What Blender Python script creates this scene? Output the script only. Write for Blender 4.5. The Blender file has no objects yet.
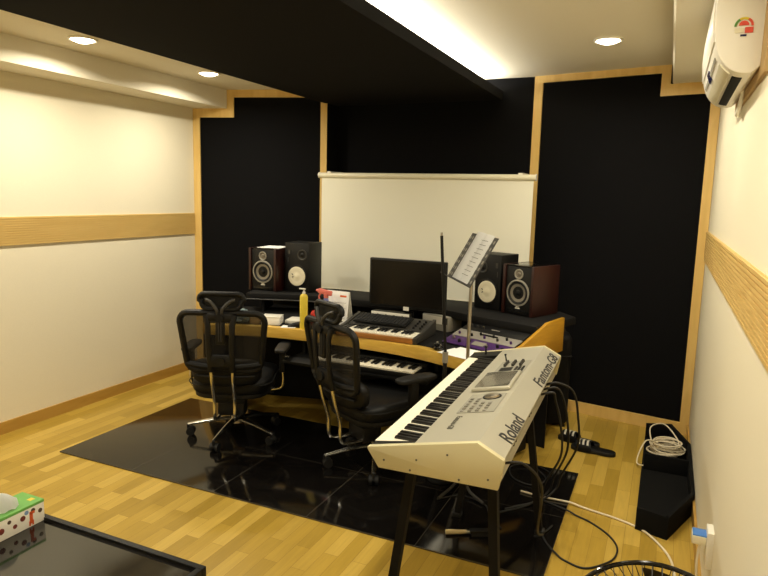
import bpy, bmesh, math, random
from mathutils import Vector, Matrix
random.seed(7)
SC = bpy.context.scene
COL = SC.collection
PI = math.pi
R = math.radians

# ------------------------------------------------------------------ materials
def s2l(c):
    return tuple(((v/255)/12.92 if v/255 <= .04045 else ((v/255+.055)/1.055)**2.4) for v in c)

def mat(name, rgb, rough=.5, metal=0, noise=0, nscale=40, bump=0, bscale=200, spec=.5, coat=0, emit=None, estr=0):
    m = bpy.data.materials.new(name); m.use_nodes = True
    nt = m.node_tree; b = nt.nodes['Principled BSDF']
    c = s2l(rgb) + (1,)
    b.inputs['Base Color'].default_value = c
    b.inputs['Roughness'].default_value = rough
    b.inputs['Metallic'].default_value = metal
    b.inputs['Specular IOR Level'].default_value = spec
    b.inputs['Coat Weight'].default_value = coat
    b.inputs['Coat Roughness'].default_value = .08
    tc = nt.nodes.new('ShaderNodeTexCoord')
    if noise:
        n = nt.nodes.new('ShaderNodeTexNoise'); n.inputs['Scale'].default_value = nscale
        n.inputs['Detail'].default_value = 4
        r = nt.nodes.new('ShaderNodeMapRange')
        r.inputs['To Min'].default_value = 1-noise; r.inputs['To Max'].default_value = 1+noise
        mx = nt.nodes.new('ShaderNodeVectorMath'); mx.operation = 'SCALE'
        mx.inputs[0].default_value = c[:3]
        nt.links.new(tc.outputs['Object'], n.inputs['Vector'])
        nt.links.new(n.outputs['Fac'], r.inputs['Value'])
        nt.links.new(r.outputs['Result'], mx.inputs['Scale'])
        nt.links.new(mx.outputs['Vector'], b.inputs['Base Color'])
    if bump:
        n = nt.nodes.new('ShaderNodeTexNoise'); n.inputs['Scale'].default_value = bscale
        n.inputs['Detail'].default_value = 3
        bp = nt.nodes.new('ShaderNodeBump'); bp.inputs['Strength'].default_value = bump
        bp.inputs['Distance'].default_value = .002
        nt.links.new(tc.outputs['Object'], n.inputs['Vector'])
        nt.links.new(n.outputs['Fac'], bp.inputs['Height'])
        nt.links.new(bp.outputs['Normal'], b.inputs['Normal'])
    if emit:
        b.inputs['Emission Color'].default_value = s2l(emit)+(1,)
        b.inputs['Emission Strength'].default_value = estr
    return m

def wood(name, c1, c2, rough=.4, scale=(1, 12, 12), coat=0):
    m = bpy.data.materials.new(name); m.use_nodes = True
    nt = m.node_tree; b = nt.nodes['Principled BSDF']
    tc = nt.nodes.new('ShaderNodeTexCoord'); mp = nt.nodes.new('ShaderNodeMapping')
    mp.inputs['Scale'].default_value = scale
    n = nt.nodes.new('ShaderNodeTexNoise'); n.inputs['Scale'].default_value = 3
    n.inputs['Detail'].default_value = 6; n.inputs['Distortion'].default_value = .6
    cr = nt.nodes.new('ShaderNodeValToRGB')
    cr.color_ramp.elements[0].position = .3; cr.color_ramp.elements[1].position = .7
    cr.color_ramp.elements[0].color = s2l(c1)+(1,); cr.color_ramp.elements[1].color = s2l(c2)+(1,)
    nt.links.new(tc.outputs['Object'], mp.inputs['Vector'])
    nt.links.new(mp.outputs['Vector'], n.inputs['Vector'])
    nt.links.new(n.outputs['Fac'], cr.inputs['Fac'])
    nt.links.new(cr.outputs['Color'], b.inputs['Base Color'])
    b.inputs['Roughness'].default_value = rough
    b.inputs['Coat Weight'].default_value = coat
    return m

def parquet():
    m = bpy.data.materials.new('oak_parquet'); m.use_nodes = True
    nt = m.node_tree; b = nt.nodes['Principled BSDF']; L = nt.links.new
    tc = nt.nodes.new('ShaderNodeTexCoord')
    mp = nt.nodes.new('ShaderNodeMapping'); mp.inputs['Rotation'].default_value = (0, 0, R(90))
    L(tc.outputs['Object'], mp.inputs['Vector'])
    br = nt.nodes.new('ShaderNodeTexBrick')
    br.offset = .37; br.offset_frequency = 2; br.squash = 1.0
    br.inputs['Color1'].default_value = (0, 0, 0, 1); br.inputs['Color2'].default_value = (1, 1, 1, 1)
    br.inputs['Mortar'].default_value = (.0, .0, .0, 1)
    br.inputs['Scale'].default_value = 1; br.inputs['Mortar Size'].default_value = .0007
    br.inputs['Brick Width'].default_value = .43; br.inputs['Row Height'].default_value = .072
    L(mp.outputs['Vector'], br.inputs['Vector'])
    cr = nt.nodes.new('ShaderNodeValToRGB')
    cr.color_ramp.elements[0].color = s2l((164, 134, 52))+(1,)
    e = cr.color_ramp.elements.new(.45); e.color = s2l((182, 150, 62))+(1,)
    cr.color_ramp.elements[2].color = s2l((202, 170, 82))+(1,)
    L(br.outputs['Color'], cr.inputs['Fac'])
    m2 = nt.nodes.new('ShaderNodeMapping'); m2.inputs['Scale'].default_value = (30, 2.2, 1)
    L(tc.outputs['Object'], m2.inputs['Vector'])
    n = nt.nodes.new('ShaderNodeTexNoise'); n.inputs['Scale'].default_value = 2; n.inputs['Detail'].default_value = 8
    n.inputs['Distortion'].default_value = .8
    L(m2.outputs['Vector'], n.inputs['Vector'])
    rg = nt.nodes.new('ShaderNodeMapRange'); rg.inputs['To Min'].default_value = .80; rg.inputs['To Max'].default_value = 1.14
    L(n.outputs['Fac'], rg.inputs['Value'])
    sc = nt.nodes.new('ShaderNodeVectorMath'); sc.operation = 'SCALE'
    L(cr.outputs['Color'], sc.inputs[0]); L(rg.outputs['Result'], sc.inputs['Scale'])
    gap = nt.nodes.new('ShaderNodeMix'); gap.data_type = 'RGBA'
    L(br.outputs['Fac'], gap.inputs['Factor'])
    L(sc.outputs['Vector'], gap.inputs['A']); gap.inputs['B'].default_value = s2l((132, 100, 40))+(1,)
    L(gap.outputs['Result'], b.inputs['Base Color'])
    b.inputs['Roughness'].default_value = .33
    b.inputs['Specular IOR Level'].default_value = .35
    return m

def granite():
    m = bpy.data.materials.new('black_granite_tile'); m.use_nodes = True
    nt = m.node_tree; b = nt.nodes['Principled BSDF']; L = nt.links.new
    tc = nt.nodes.new('ShaderNodeTexCoord')
    br = nt.nodes.new('ShaderNodeTexBrick'); br.offset = 0; br.squash = 1
    br.inputs['Scale'].default_value = 1; br.inputs['Mortar Size'].default_value = .0016
    br.inputs['Mortar Smooth'].default_value = 0
    br.inputs['Brick Width'].default_value = .5816; br.inputs['Row Height'].default_value = .5816
    br.inputs['Color1'].default_value = s2l((15, 13, 12))+(1,); br.inputs['Color2'].default_value = s2l((18, 16, 14))+(1,)
    br.inputs['Mortar'].default_value = s2l((70, 66, 60))+(1,)
    L(tc.outputs['Object'], br.inputs['Vector'])
    n = nt.nodes.new('ShaderNodeTexNoise'); n.inputs['Scale'].default_value = 260; n.inputs['Detail'].default_value = 2
    L(tc.outputs['Object'], n.inputs['Vector'])
    cr = nt.nodes.new('ShaderNodeValToRGB'); cr.color_ramp.elements[0].position = .62; cr.color_ramp.elements[1].position = .8
    cr.color_ramp.elements[0].color = (0, 0, 0, 1); cr.color_ramp.elements[1].color = (.02, .018, .015, 1)
    L(n.outputs['Fac'], cr.inputs['Fac'])
    ad = nt.nodes.new('ShaderNodeVectorMath'); ad.operation = 'ADD'
    L(br.outputs['Color'], ad.inputs[0]); L(cr.outputs['Color'], ad.inputs[1])
    L(ad.outputs['Vector'], b.inputs['Base Color'])
    b.inputs['Roughness'].default_value = .1
    b.inputs['Specular IOR Level'].default_value = .6
    return m

def mesh_fabric():
    m = bpy.data.materials.new('chair_mesh_fabric'); m.use_nodes = True
    nt = m.node_tree; b = nt.nodes['Principled BSDF']; L = nt.links.new
    b.inputs['Base Color'].default_value = s2l((24, 22, 20))+(1,); b.inputs['Roughness'].default_value = .7
    tr = nt.nodes.new('ShaderNodeBsdfTransparent'); mx = nt.nodes.new('ShaderNodeMixShader')
    tc = nt.nodes.new('ShaderNodeTexCoord')
    n = nt.nodes.new('ShaderNodeTexWave'); n.inputs['Scale'].default_value = 60; n.bands_direction = 'X'
    n2 = nt.nodes.new('ShaderNodeTexWave'); n2.inputs['Scale'].default_value = 60; n2.bands_direction = 'Z'
    mu = nt.nodes.new('ShaderNodeMath'); mu.operation = 'MULTIPLY'
    L(tc.outputs['Object'], n.inputs['Vector']); L(tc.outputs['Object'], n2.inputs['Vector'])
    L(n.outputs['Fac'], mu.inputs[0]); L(n2.outputs['Fac'], mu.inputs[1])
    rg = nt.nodes.new('ShaderNodeMapRange'); rg.inputs['To Min'].default_value = .93; rg.inputs['To Max'].default_value = .42
    L(mu.outputs[0], rg.inputs['Value'])
    L(rg.outputs['Result'], mx.inputs['Fac'])
    L(tr.outputs[0], mx.inputs[1]); L(b.outputs[0], mx.inputs[2])
    L(mx.outputs[0], nt.nodes['Material Output'].inputs['Surface'])
    return m

M = dict(
    wall=mat('cream_wallpaper', (236, 228, 204), .85, noise=.03, nscale=120, bump=.25, bscale=260, spec=.2),
    ceil=mat('cream_ceiling_paper', (232, 225, 205), .85, noise=.02, nscale=90, bump=.2, bscale=240, spec=.2),
    blackfab=mat('black_acoustic_fabric', (14, 14, 16), .95, noise=.25, nscale=300, bump=.4, bscale=500, spec=.12),
    board=mat('black_ceiling_fabric', (19, 18, 18), .95, noise=.2, nscale=300, bump=.3, bscale=500, spec=.12),
    maple=wood('light_maple_trim', (216, 178, 100), (230, 196, 122), .45, (6, 6, 1)),
    maple_h=wood('light_maple_strip', (214, 180, 108), (222, 190, 118), .45, (6, 1.2, 6)),
    skirting=wood('oak_skirting', (178, 136, 60), (192, 152, 76), .4, (6, 1, 6)),
    parquet=parquet(), granite=granite(), mesh=mesh_fabric(),
    deskwood=wood('desk_pine', (212, 168, 66), (230, 190, 90), .4, (2, 8, 14)),
    cheekwood=wood('cheek_pine', (172, 124, 18), (188, 140, 26), .45, (3, 1.5, 14)),
    rackwood=wood('keyboard_wood', (150, 96, 40), (176, 118, 56), .4, (2, 8, 14)),
    screen=mat('projection_fabric', (240, 238, 222), .9, spec=.15),
    screenbar=mat('ivory_bar', (236, 230, 204), .4),
    black=mat('black_plastic', (11, 11, 11), .5, bump=.06, spec=.35),
    blackgloss=mat('black_gloss_plastic', (12, 11, 11), .12),
    blackmatte=mat('black_matte_paint', (12, 11, 11), .75, spec=.25),
    leather=mat('black_leather', (9, 9, 9), .5, bump=.35, bscale=90, spec=.3),
    rubber=mat('black_rubber', (15, 15, 15), .6),
    darkgrey=mat('dark_grey_plastic', (52, 50, 46), .5),
    grey=mat('grey_metal_paint', (150, 146, 134), .45),
    chrome=mat('chrome', (206, 204, 198), .2, 1),
    steel=mat('brushed_steel', (176, 170, 160), .32, 1),
    silver=mat('keyboard_silver', (184, 180, 164), .38, .3, noise=.02, nscale=200),
    champagne=mat('champagne_cap', (212, 204, 166), .45, .2, noise=.03, nscale=300),
    ivory=mat('white_key', (246, 240, 220), .25),
    blackkey=mat('black_key', (22, 20, 19), .3),
    white=mat('white_plastic', (240, 236, 224), .35),
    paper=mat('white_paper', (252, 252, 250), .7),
    cream=mat('cream_cable', (226, 214, 186), .5),
    redwood=wood('red_wood_veneer', (38, 11, 7), (50, 16, 10), .4, (10, 10, 1.5), .08),
    cone=mat('grey_cone', (130, 124, 112), .4, .2),
    whitecone=mat('white_paper_cone', (236, 228, 200), .7),
    lcd=mat('lcd_glass', (96, 92, 82), .12),
    lcdframe=mat('lcd_corner', (60, 58, 52), .2),
    padgrey=mat('control_panel_grey', (150, 147, 134), .4),
    btn=mat('button_grey', (118, 114, 102), .45),
    purple=mat('purple_faceplate', (64, 30, 92), .4),
    rackgrey=mat('grey_faceplate', (150, 146, 138), .4, .2),
    yellow=mat('yellow_plastic', (232, 208, 70), .4),
    red=mat('red_plastic', (196, 40, 24), .4),
    pink=mat('pink_plastic', (226, 120, 110), .4),
    blue=mat('periwinkle_plastic', (122, 130, 190), .3),
    violet=mat('violet_label', (150, 100, 140), .4),
    bluebox=mat('blue_face', (70, 128, 206), .4),
    plasticbag=mat('bluish_bag', (120, 138, 142), .35),
    orange=mat('orange_print', (222, 96, 40), .6),
    green=mat('green_print', (112, 178, 84), .6),
    maroon=mat('maroon_print', (112, 46, 36), .6),
    brownprint=mat('brown_print', (84, 66, 46), .6),
    skyprint=mat('blue_print', (130, 160, 200), .6),
    navy=mat('navy_display', (28, 34, 84), .2),
    labelyellow=mat('label_yellow', (232, 208, 60), .5),
    labelgreen=mat('label_green', (96, 150, 70), .5),
    labelred=mat('label_red', (224, 84, 66), .5),
    letter=mat('black_lettering', (24, 23, 22), .5),
    greyletter=mat('grey_lettering', (92, 90, 80), .5),
    tan=mat('tan_board', (176, 146, 96), .6, noise=.06, nscale=30),
    boxfab=mat('black_felt_box', (15, 15, 15), .95, bump=.4, bscale=400, spec=.15),
    glass=mat('black_table_glass', (26, 24, 22), .08, spec=.6),
    tvscreen=mat('dark_screen', (14, 11, 10), .25, spec=.4),
    lens=mat('lamp_lens', (255, 250, 235), .4, emit=(255, 240, 206), estr=22),
    handle=mat('cream_handle', (206, 186, 140), .45),
    bristle=mat('dark_bristle', (34, 32, 30), .9),
    fanblade=mat('smoky_blade', (70, 60, 48), .3),
    fanmotor=mat('fan_charcoal', (34, 32, 30), .4),
)

# ------------------------------------------------------------------ mesh builder
def catmull(pts, n=8, closed=False):
    P = [Vector(p) for p in pts]; out = []
    N = len(P); rng = N if closed else N-1
    for i in range(rng):
        g = (lambda k: P[k % N]) if closed else (lambda k: P[max(0, min(N-1, k))])
        a, b, c, d = g(i-1), g(i), g(i+1), g(i+2)
        for j in range(n):
            t = j/n
            out.append(.5*((2*b)+(c-a)*t+(2*a-5*b+4*c-d)*t*t+(3*b-a-3*c+d)*t**3))
    if not closed: out.append(P[-1])
    return out

class MB:
    def __init__(s): s.bm = bmesh.new()
    def _add(s, bm, m=None):
        if m is not None: bmesh.ops.transform(bm, matrix=m, verts=bm.verts)
        me = bpy.data.meshes.new('tmp'); bm.to_mesh(me); bm.free()
        s.bm.from_mesh(me); bpy.data.meshes.remove(me); return s
    def box(s, c, d, rot=None, bev=0, seg=2):
        bm = bmesh.new(); bmesh.ops.create_cube(bm, size=1)
        bmesh.ops.scale(bm, vec=d, verts=bm.verts)
        if bev: bmesh.ops.bevel(bm, geom=bm.edges[:], offset=bev, segments=seg, affect='EDGES', profile=.5)
        m = Matrix.Translation(c)
        if rot is not None: m = m @ rot.to_4x4()
        return s._add(bm, m)
    def bb(s, lo, hi, bev=0, seg=2):
        lo = Vector(lo); hi = Vector(hi); return s.box((lo+hi)/2, hi-lo, None, bev, seg)
    def cyl(s, p0, p1, r, r2=None, seg=20):
        p0 = Vector(p0); p1 = Vector(p1); d = p1-p0
        bm = bmesh.new()
        bmesh.ops.create_cone(bm, cap_ends=True, segments=seg, radius1=r, radius2=r if r2 is None else r2, depth=d.length)
        return s._add(bm, Matrix.Translation((p0+p1)/2) @ d.to_track_quat('Z', 'Y').to_matrix().to_4x4())
    def tube(s, pts, r, seg=8, closed=False, smooth=0, flat=1.0):
        P = catmull(pts, smooth, closed) if smooth else [Vector(p) for p in pts]
        N = len(P); bm = bmesh.new(); rings = []; up = None
        for i, p in enumerate(P):
            a = P[(i-1) % N] if closed or i else P[0]
            b = P[(i+1) % N] if closed or i < N-1 else P[-1]
            t = (b-a).normalized()
            if up is None:
                up = Vector((0, 0, 1)) if abs(t.z) < .9 else Vector((1, 0, 0))
            u = (up - t*up.dot(t)).normalized(); v = t.cross(u); up = u
            rr = r(i/(N-1)) if callable(r) else r
            rings.append([bm.verts.new(p+u*math.cos(2*PI*k/seg)*rr*flat+v*math.sin(2*PI*k/seg)*rr) for k in range(seg)])
        for i in range(N if closed else N-1):
            A, B = rings[i], rings[(i+1) % N]
            for k in range(seg): bm.faces.new((A[k], A[(k+1) % seg], B[(k+1) % seg], B[k]))
        if not closed:
            bm.faces.new(rings[0][::-1]); bm.faces.new(rings[-1])
        bmesh.ops.recalc_face_normals(bm, faces=bm.faces)
        return s._add(bm)
    def lathe(s, prof, m=None, seg=28):
        bm = bmesh.new(); rings = []
        for r, z in prof:
            if r < 1e-6: rings.append([bm.verts.new((0, 0, z))])
            else: rings.append([bm.verts.new((r*math.cos(2*PI*k/seg), r*math.sin(2*PI*k/seg), z)) for k in range(seg)])
        for A, B in zip(rings, rings[1:]):
            for k in range(seg):
                a, b, c, d = A[k % len(A)], A[(k+1) % len(A)], B[(k+1) % len(B)], B[k % len(B)]
                f = []
                for v in (a, b, c, d):
                    if v not in f: f.append(v)
                if len(f) > 2: bm.faces.new(f)
        bmesh.ops.recalc_face_normals(bm, faces=bm.faces)
        return s._add(bm, m)
    def prism(s, poly, z0, z1, m=None, bev=0):
        bm = bmesh.new()
        A = [bm.verts.new((x, y, z0)) for x, y in poly]; B = [bm.verts.new((x, y, z1)) for x, y in poly]
        bm.faces.new(A[::-1]); bm.faces.new(B); n = len(poly)
        for i in range(n): bm.faces.new((A[i], A[(i+1) % n], B[(i+1) % n], B[i]))
        bmesh.ops.recalc_face_normals(bm, faces=bm.faces)
        if bev: bmesh.ops.bevel(bm, geom=bm.edges[:], offset=bev, segments=2, affect='EDGES', profile=.5)
        return s._add(bm, m)
    def sell(s, c, a, e1=.4, e2=.4, nu=28, nv=16, m=None):     # superellipsoid cushion
        sp = lambda v, e: math.copysign(abs(v)**e, v)
        bm = bmesh.new(); rows = []
        for i in range(nv+1):
            p = -PI/2+PI*i/nv; row = []
            for j in range(nu):
                q = 2*PI*j/nu
                row.append(bm.verts.new((c[0]+a[0]*sp(math.cos(p), e1)*sp(math.cos(q), e2), c[1]+a[1]*sp(math.cos(p), e1)*sp(math.sin(q), e2), c[2]+a[2]*sp(math.sin(p), e1))))
            rows.append(row)
        for A, B in zip(rows, rows[1:]):
            for j in range(nu): bm.faces.new((A[j], A[(j+1) % nu], B[(j+1) % nu], B[j]))
        bmesh.ops.remove_doubles(bm, verts=bm.verts, dist=1e-5)
        bmesh.ops.recalc_face_normals(bm, faces=bm.faces)
        return s._add(bm, m)
    def sheet(s, f, nu, nv, th=0):                                # f(u,v)->point, optional thickness vector
        bm = bmesh.new(); g = [[bm.verts.new(f(i/nu, j/nv)) for j in range(nv+1)] for i in range(nu+1)]
        for i in range(nu):
            for j in range(nv): bm.faces.new((g[i][j], g[i+1][j], g[i+1][j+1], g[i][j+1]))
        if th: bmesh.ops.solidify(bm, geom=bm.faces[:], thickness=th)
        return s._add(bm)

def link(name, me, parent=None):
    o = bpy.data.objects.new(name, me); COL.objects.link(o)
    if parent is not None: o.parent = parent
    return o

def world_of(o):
    m = Matrix.Identity(4)
    while o is not None:
        m = o.matrix_basis @ m; o = o.parent
    return m

def obj(name, mb, material, parent=None, world=False, angle=35):
    me = bpy.data.meshes.new(name); mb.bm.to_mesh(me); mb.bm.free()
    me.materials.append(M[material])
    me.polygons.foreach_set('use_smooth', [True]*len(me.polygons))
    me.set_sharp_from_angle(angle=R(angle))
    if world and parent is not None: me.transform(world_of(parent).inverted())
    elif parent is None:
        b = [Vector(v.co) for v in me.vertices]
        if b:
            c = Vector(((min(v.x for v in b)+max(v.x for v in b))/2, (min(v.y for v in b)+max(v.y for v in b))/2, min(v.z for v in b)))
            me.transform(Matrix.Translation(-c)); o = link(name, me); o.location = c; return o
    return link(name, me, parent)

def tag(o, label, cat, group=None, kind=None):
    o['label'] = label; o['category'] = cat
    if group: o['group'] = group
    if kind: o['kind'] = kind
    return o

def thing(name, label, cat, loc=(0, 0, 0), rotz=0, group=None, rot=None):
    o = bpy.data.objects.new(name, None); COL.objects.link(o)
    o.empty_display_size = .1
    o.location = loc; o.rotation_euler = rot or (0, 0, rotz)
    return tag(o, label, cat, group)

def struct(name, mb, material, parent=None):
    me = bpy.data.meshes.new(name); mb.bm.to_mesh(me); mb.bm.free(); me.materials.append(M[material])
    o = link(name, me, parent)
    if parent is None: o['kind'] = 'structure'
    return o

def children(o): return [c for c in bpy.data.objects if c.parent == o]
def copy_tree(o, parent=None):
    c = o.copy(); COL.objects.link(c); c.parent = parent
    for ch in children(o): copy_tree(ch, c)
    return c

def text(name, body, size, m4, parent, material='letter', shear=0, ext=.0006, space=1, xs=1):
    cu = bpy.data.curves.new(name, 'FONT'); cu.body = body; cu.size = size; cu.extrude = ext; cu.offset = .010*size if size > .04 else 0; cu.shear = shear
    cu.space_character = space; cu.align_x = 'LEFT'
    t = bpy.data.objects.new(name, cu); COL.objects.link(t)
    bpy.context.view_layer.update()
    me = bpy.data.meshes.new_from_object(t.evaluated_get(bpy.context.evaluated_depsgraph_get()))
    bpy.data.objects.remove(t); bpy.data.curves.remove(cu)
    me.transform(Matrix.Diagonal((xs, 1, 1, 1))); me.transform(m4)
    me.materials.clear(); me.materials.append(M[material])
    return link(name, me, parent)

def frame4(o, x, y):
    x = Vector(x).normalized(); y = Vector(y); y = (y-x*x.dot(y)).normalized(); z = x.cross(y)
    return Matrix(((x.x, y.x, z.x, o[0]), (x.y, y.y, z.y, o[1]), (x.z, y.z, z.z, o[2]), (0, 0, 0, 1)))

# ------------------------------------------------------------------ camera
cd = bpy.data.cameras.new('camera'); cam = bpy.data.objects.new('camera', cd); COL.objects.link(cam)
r_ = Vector((.911163953580126, .4112597513961868, .025409970046821037))
u_ = Vector((-.08264193694347396, .12198549568412813, .989085359865835))
f_ = Vector((-.403671351416551, .903318856065921, -.14513608896925406))
cam.matrix_world = Matrix(((r_.x, u_.x, -f_.x, 0), (r_.y, u_.y, -f_.y, 0), (r_.z, u_.z, -f_.z, 1.6), (0, 0, 0, 1)))
cd.sensor_width = 36; cd.sensor_fit = 'HORIZONTAL'; cd.lens = 630/768*36; cd.clip_start = .02
SC.camera = cam

# ------------------------------------------------------------------ room
XL, XR, YB = -3.845, .242, -1.3
ZL, ZR = 2.46, 2.51
PLa, PLb = Vector((XL, 4.45)), Vector((-2.685, 4.755))      # angled left panel
PRa, PRb = Vector((-1.0, 4.93)), Vector((XR, 4.71))        # angled right panel
YC = 4.93
struct('floor', MB().bb((XL-.1, YB-.1, -.1), (XR+.1, 5.3, 0)), 'parquet')
struct('wall_left', MB().bb((XL-.1, YB-.1, 0), (XL, 5.3, 2.7)), 'wall')
struct('wall_right', MB().bb((XR, YB-.1, 0), (XR+.1, 5.3, 2.7)), 'wall')
struct('wall_back', MB().bb((XL-.1, YB-.1, 0), (XR+.1, YB, 2.7)), 'wall')
struct('wall_front', MB().bb((XL-.1, YC, 0), (XR+.1, YC+.1, 2.7)), 'blackfab')
cm = MB().bb((XL-.1, YB-.1, ZL), (-1.9, 5.3, 2.7)).bb((-1.9, YB-.1, ZR), (XR+.1, 5.3, 2.7))
struct('ceiling', cm, 'ceil')
bm_ = MB().bb((XL, YB, 2.305), (-3.54, 4.62, ZL))
struct('ceiling_beam', bm_, 'ceil')
sp = [(-.055, ZR), (-.055, 2.395), (-.045, 2.385), (XR, 2.385), (XR, ZR)]
struct('ceiling_soffit', MB().prism([(x, z) for x, z in sp], -4.95, -YB, Matrix.Rotation(R(90), 4, 'X')), 'ceil')
# suspended black ceiling board, and its cove light
cb = MB().bb((-2.70, YB, 2.35), (-1.245, YC, 2.385)).bb((-1.27, YB, 2.385), (-1.245, YC, 2.415)).bb((-2.70, YB, 2.385), (-2.675, YC, 2.415))
struct('ceiling_board', cb, 'board')

def strip_prism(mb, a, b, z0, z1, t0, t1):
    """box along a floor line a->b between heights z0..z1, offset t0..t1 towards the room"""
    d = (b-a).normalized(); n = Vector((d.y, -d.x))
    P = [a+n*t0, b+n*t0, b+n*t1, a+n*t1]
    mb.prism([(p.x, p.y) for p in P], z0, z1); return mb

def along(a, b, s0, s1):
    d = (b-a).normalized(); return a+d*s0, a+d*s1
# left panel: bulk wall, fabric field, timber frame
LL = (PLb-PLa).length; LR = (PRb-PRa).length
wl = MB(); wl.prism([(PLa.x-.05, PLa.y), (PLb.x, PLb.y), (PLb.x, YC), (PLa.x-.05, YC)], 0, 2.7)
struct('wall_front_left', wl, 'blackfab')
wr = MB(); wr.prism([(PRa.x, PRa.y), (PRb.x+.05, PRb.y), (PRb.x+.05, YC+.02), (PRa.x, YC+.02)], 0, 2.7)
struct('wall_front_right', wr, 'blackfab')
def frame(n, a, b, pieces):
    mb = MB()
    for s0, s1, z0, z1 in pieces:
        p, q = along(a, b, s0, s1); strip_prism(mb, p, q, z0, z1, 0, .014)
    return struct('trim_%d' % n, mb, 'maple')
w = .062
frame(1, PLa, PLb, [(0, w, 0, 2.305-.001), (w, .375, 2.305-.075, 2.305), (.313, .375, 2.305, ZL), (.375, LL-.055, ZL-.062, ZL), (LL-.055, LL, 0, ZL), (w, LL-.055, 0, .09)])
frame(2, PRa, PRb, [(0, .064, 0, ZR), (.064, LR-.37, ZR-.050, ZR), (LR-.37, LR-.312, 2.385-.075, ZR), (LR-.312, LR-.058, 2.385-.075, 2.385), (LR-.058, LR, 0, 2.385), (.07, LR-.058, 0, .085)])
# skirtings and ribbed timber bands
struct('baseboard_left', MB().bb((XL, YB, 0), (XL+.012, 4.455, .08)), 'skirting')
struct('baseboard_right', MB().bb((XR-.012, YB, 0), (XR, 4.70, .08)), 'skirting')
def ribs(x0, x1, y0, y1, z0, z1, n=12):
    mb = MB(); h = (z1-z0)/n; out = x1 > x0
    mb.bb((min(x0, x0+(x1-x0)*.4), y0, z0), (max(x0, x0+(x1-x0)*.4), y1, z1))
    for i in range(n):
        mb.bb((min(x0, x1), y0, z0+h*i+h*.17), (max(x0, x1), y1, z0+h*(i+1)-h*.17))
    return mb
struct('trim_3', ribs(XL, XL+.012, YB, 4.452, 1.222, 1.405), 'maple_h')
struct('trim_4', ribs(XR, XR-.012, YB, 4.70, 1.225, 1.42), 'maple_h')

# black tile platform under the work place
tl = MB().bb((-3.272, 2.535, 0), (-.364, 3.70, .008), .002)
t = obj('stone_tile_platform', tl, 'granite')
tag(t, 'glossy black stone tile area laid on the wooden floor', 'floor tiles'); 
t.data.transform(Matrix.Translation((1.454, .5825, 0))); t.location = (-3.272, 2.535, 0)

# ------------------------------------------------------------------ lamps
def lamp(name, loc, power, size=.1, col=(1, .86, .62), spread=150, rot=(0, 0, 0), shape='DISK', sy=None):
    l = bpy.data.lights.new(name, 'AREA'); l.shape = shape; l.size = size
    if sy: l.size_y = sy
    l.energy = power; l.color = col; l.spread = R(spread)
    o = bpy.data.objects.new(name, l); COL.objects.link(o); o.location = loc; o.rotation_euler = rot
    return o
WARM = (1, .92, .74)
def downlight(x, y, z, label, power):
    t = thing('recessed_downlight', label, 'ceiling light', (x, y, z-.012), 0, 'round recessed ceiling downlights')
    prof = [(.082, .0115), (.082, .003), (.076, 0), (.068, .002), (.066, .011)]
    obj('ring', MB().lathe(prof), 'white', t)
    obj('lens', MB().lathe([(0, -.014), (.03, -.012), (.052, -.004), (.066, .009)]), 'lens', t)
    l = lamp('downlight_lamp', (x, y, z-.030), power, .1, WARM, 165)
    return t
PW = 26
downlight(-3.2, 2.77, ZL, 'round glowing recessed ceiling downlight in left strip, left one of two', PW)
downlight(-3.17, 3.84, ZL, 'round glowing recessed ceiling downlight in left strip, nearest the front wall', PW)
downlight(-.40, 3.93, ZR, 'round glowing recessed ceiling downlight to the right of the light cove', 19)
downlight(-.405, 2.97, ZR, 'recessed ceiling downlight cut by the top edge of the picture', 19)
for (x, y, z) in ((-3.22, 1.6, ZL), (-3.22, .4, ZL), (-.42, 1.8, ZR), (-.42, .6, ZR)):
    lamp('downlight_lamp', (x, y, z-.014), PW if x < -1 else (24 if y > 1 else 19), .1, WARM, 165)
lamp('cove_lamp', (-1.40, 1.85, 2.40), 120, .08, (1, .95, .82), 160, (0, R(180+18), 0), 'RECTANGLE', 6.0)

# ------------------------------------------------------------------ projection screen
t = thing('projection_screen', 'pulled-down cream projection screen hanging before the black front wall', 'projection screen', (-1.85, 4.70, .77))
obj('roller_tube', MB().cyl((-2.718, 4.70, 1.757), (-.912, 4.70, 1.757), .022), 'screenbar', t, True)
obj('end_cap', MB().cyl((-2.725, 4.70, 1.757), (-2.718, 4.70, 1.757), .026), 'white', t, True)
obj('end_cap', MB().cyl((-.912, 4.70, 1.757), (-.905, 4.70, 1.757), .026), 'white', t, True)
obj('fabric', MB().bb((-2.70, 4.699, .80), (-.925, 4.701, 1.75)), 'screen', t, True)
obj('bottom_bar', MB().bb((-2.70, 4.692, .785), (-.925, 4.708, .803), .004), 'screenbar', t, True)
obj('bracket', MB().bb((-2.65, 4.70, 1.772), (-2.62, 4.925, 1.79)), 'white', t, True)
obj('bracket', MB().bb((-1.04, 4.70, 1.772), (-1.01, 4.925, 1.79)), 'white', t, True)

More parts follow.
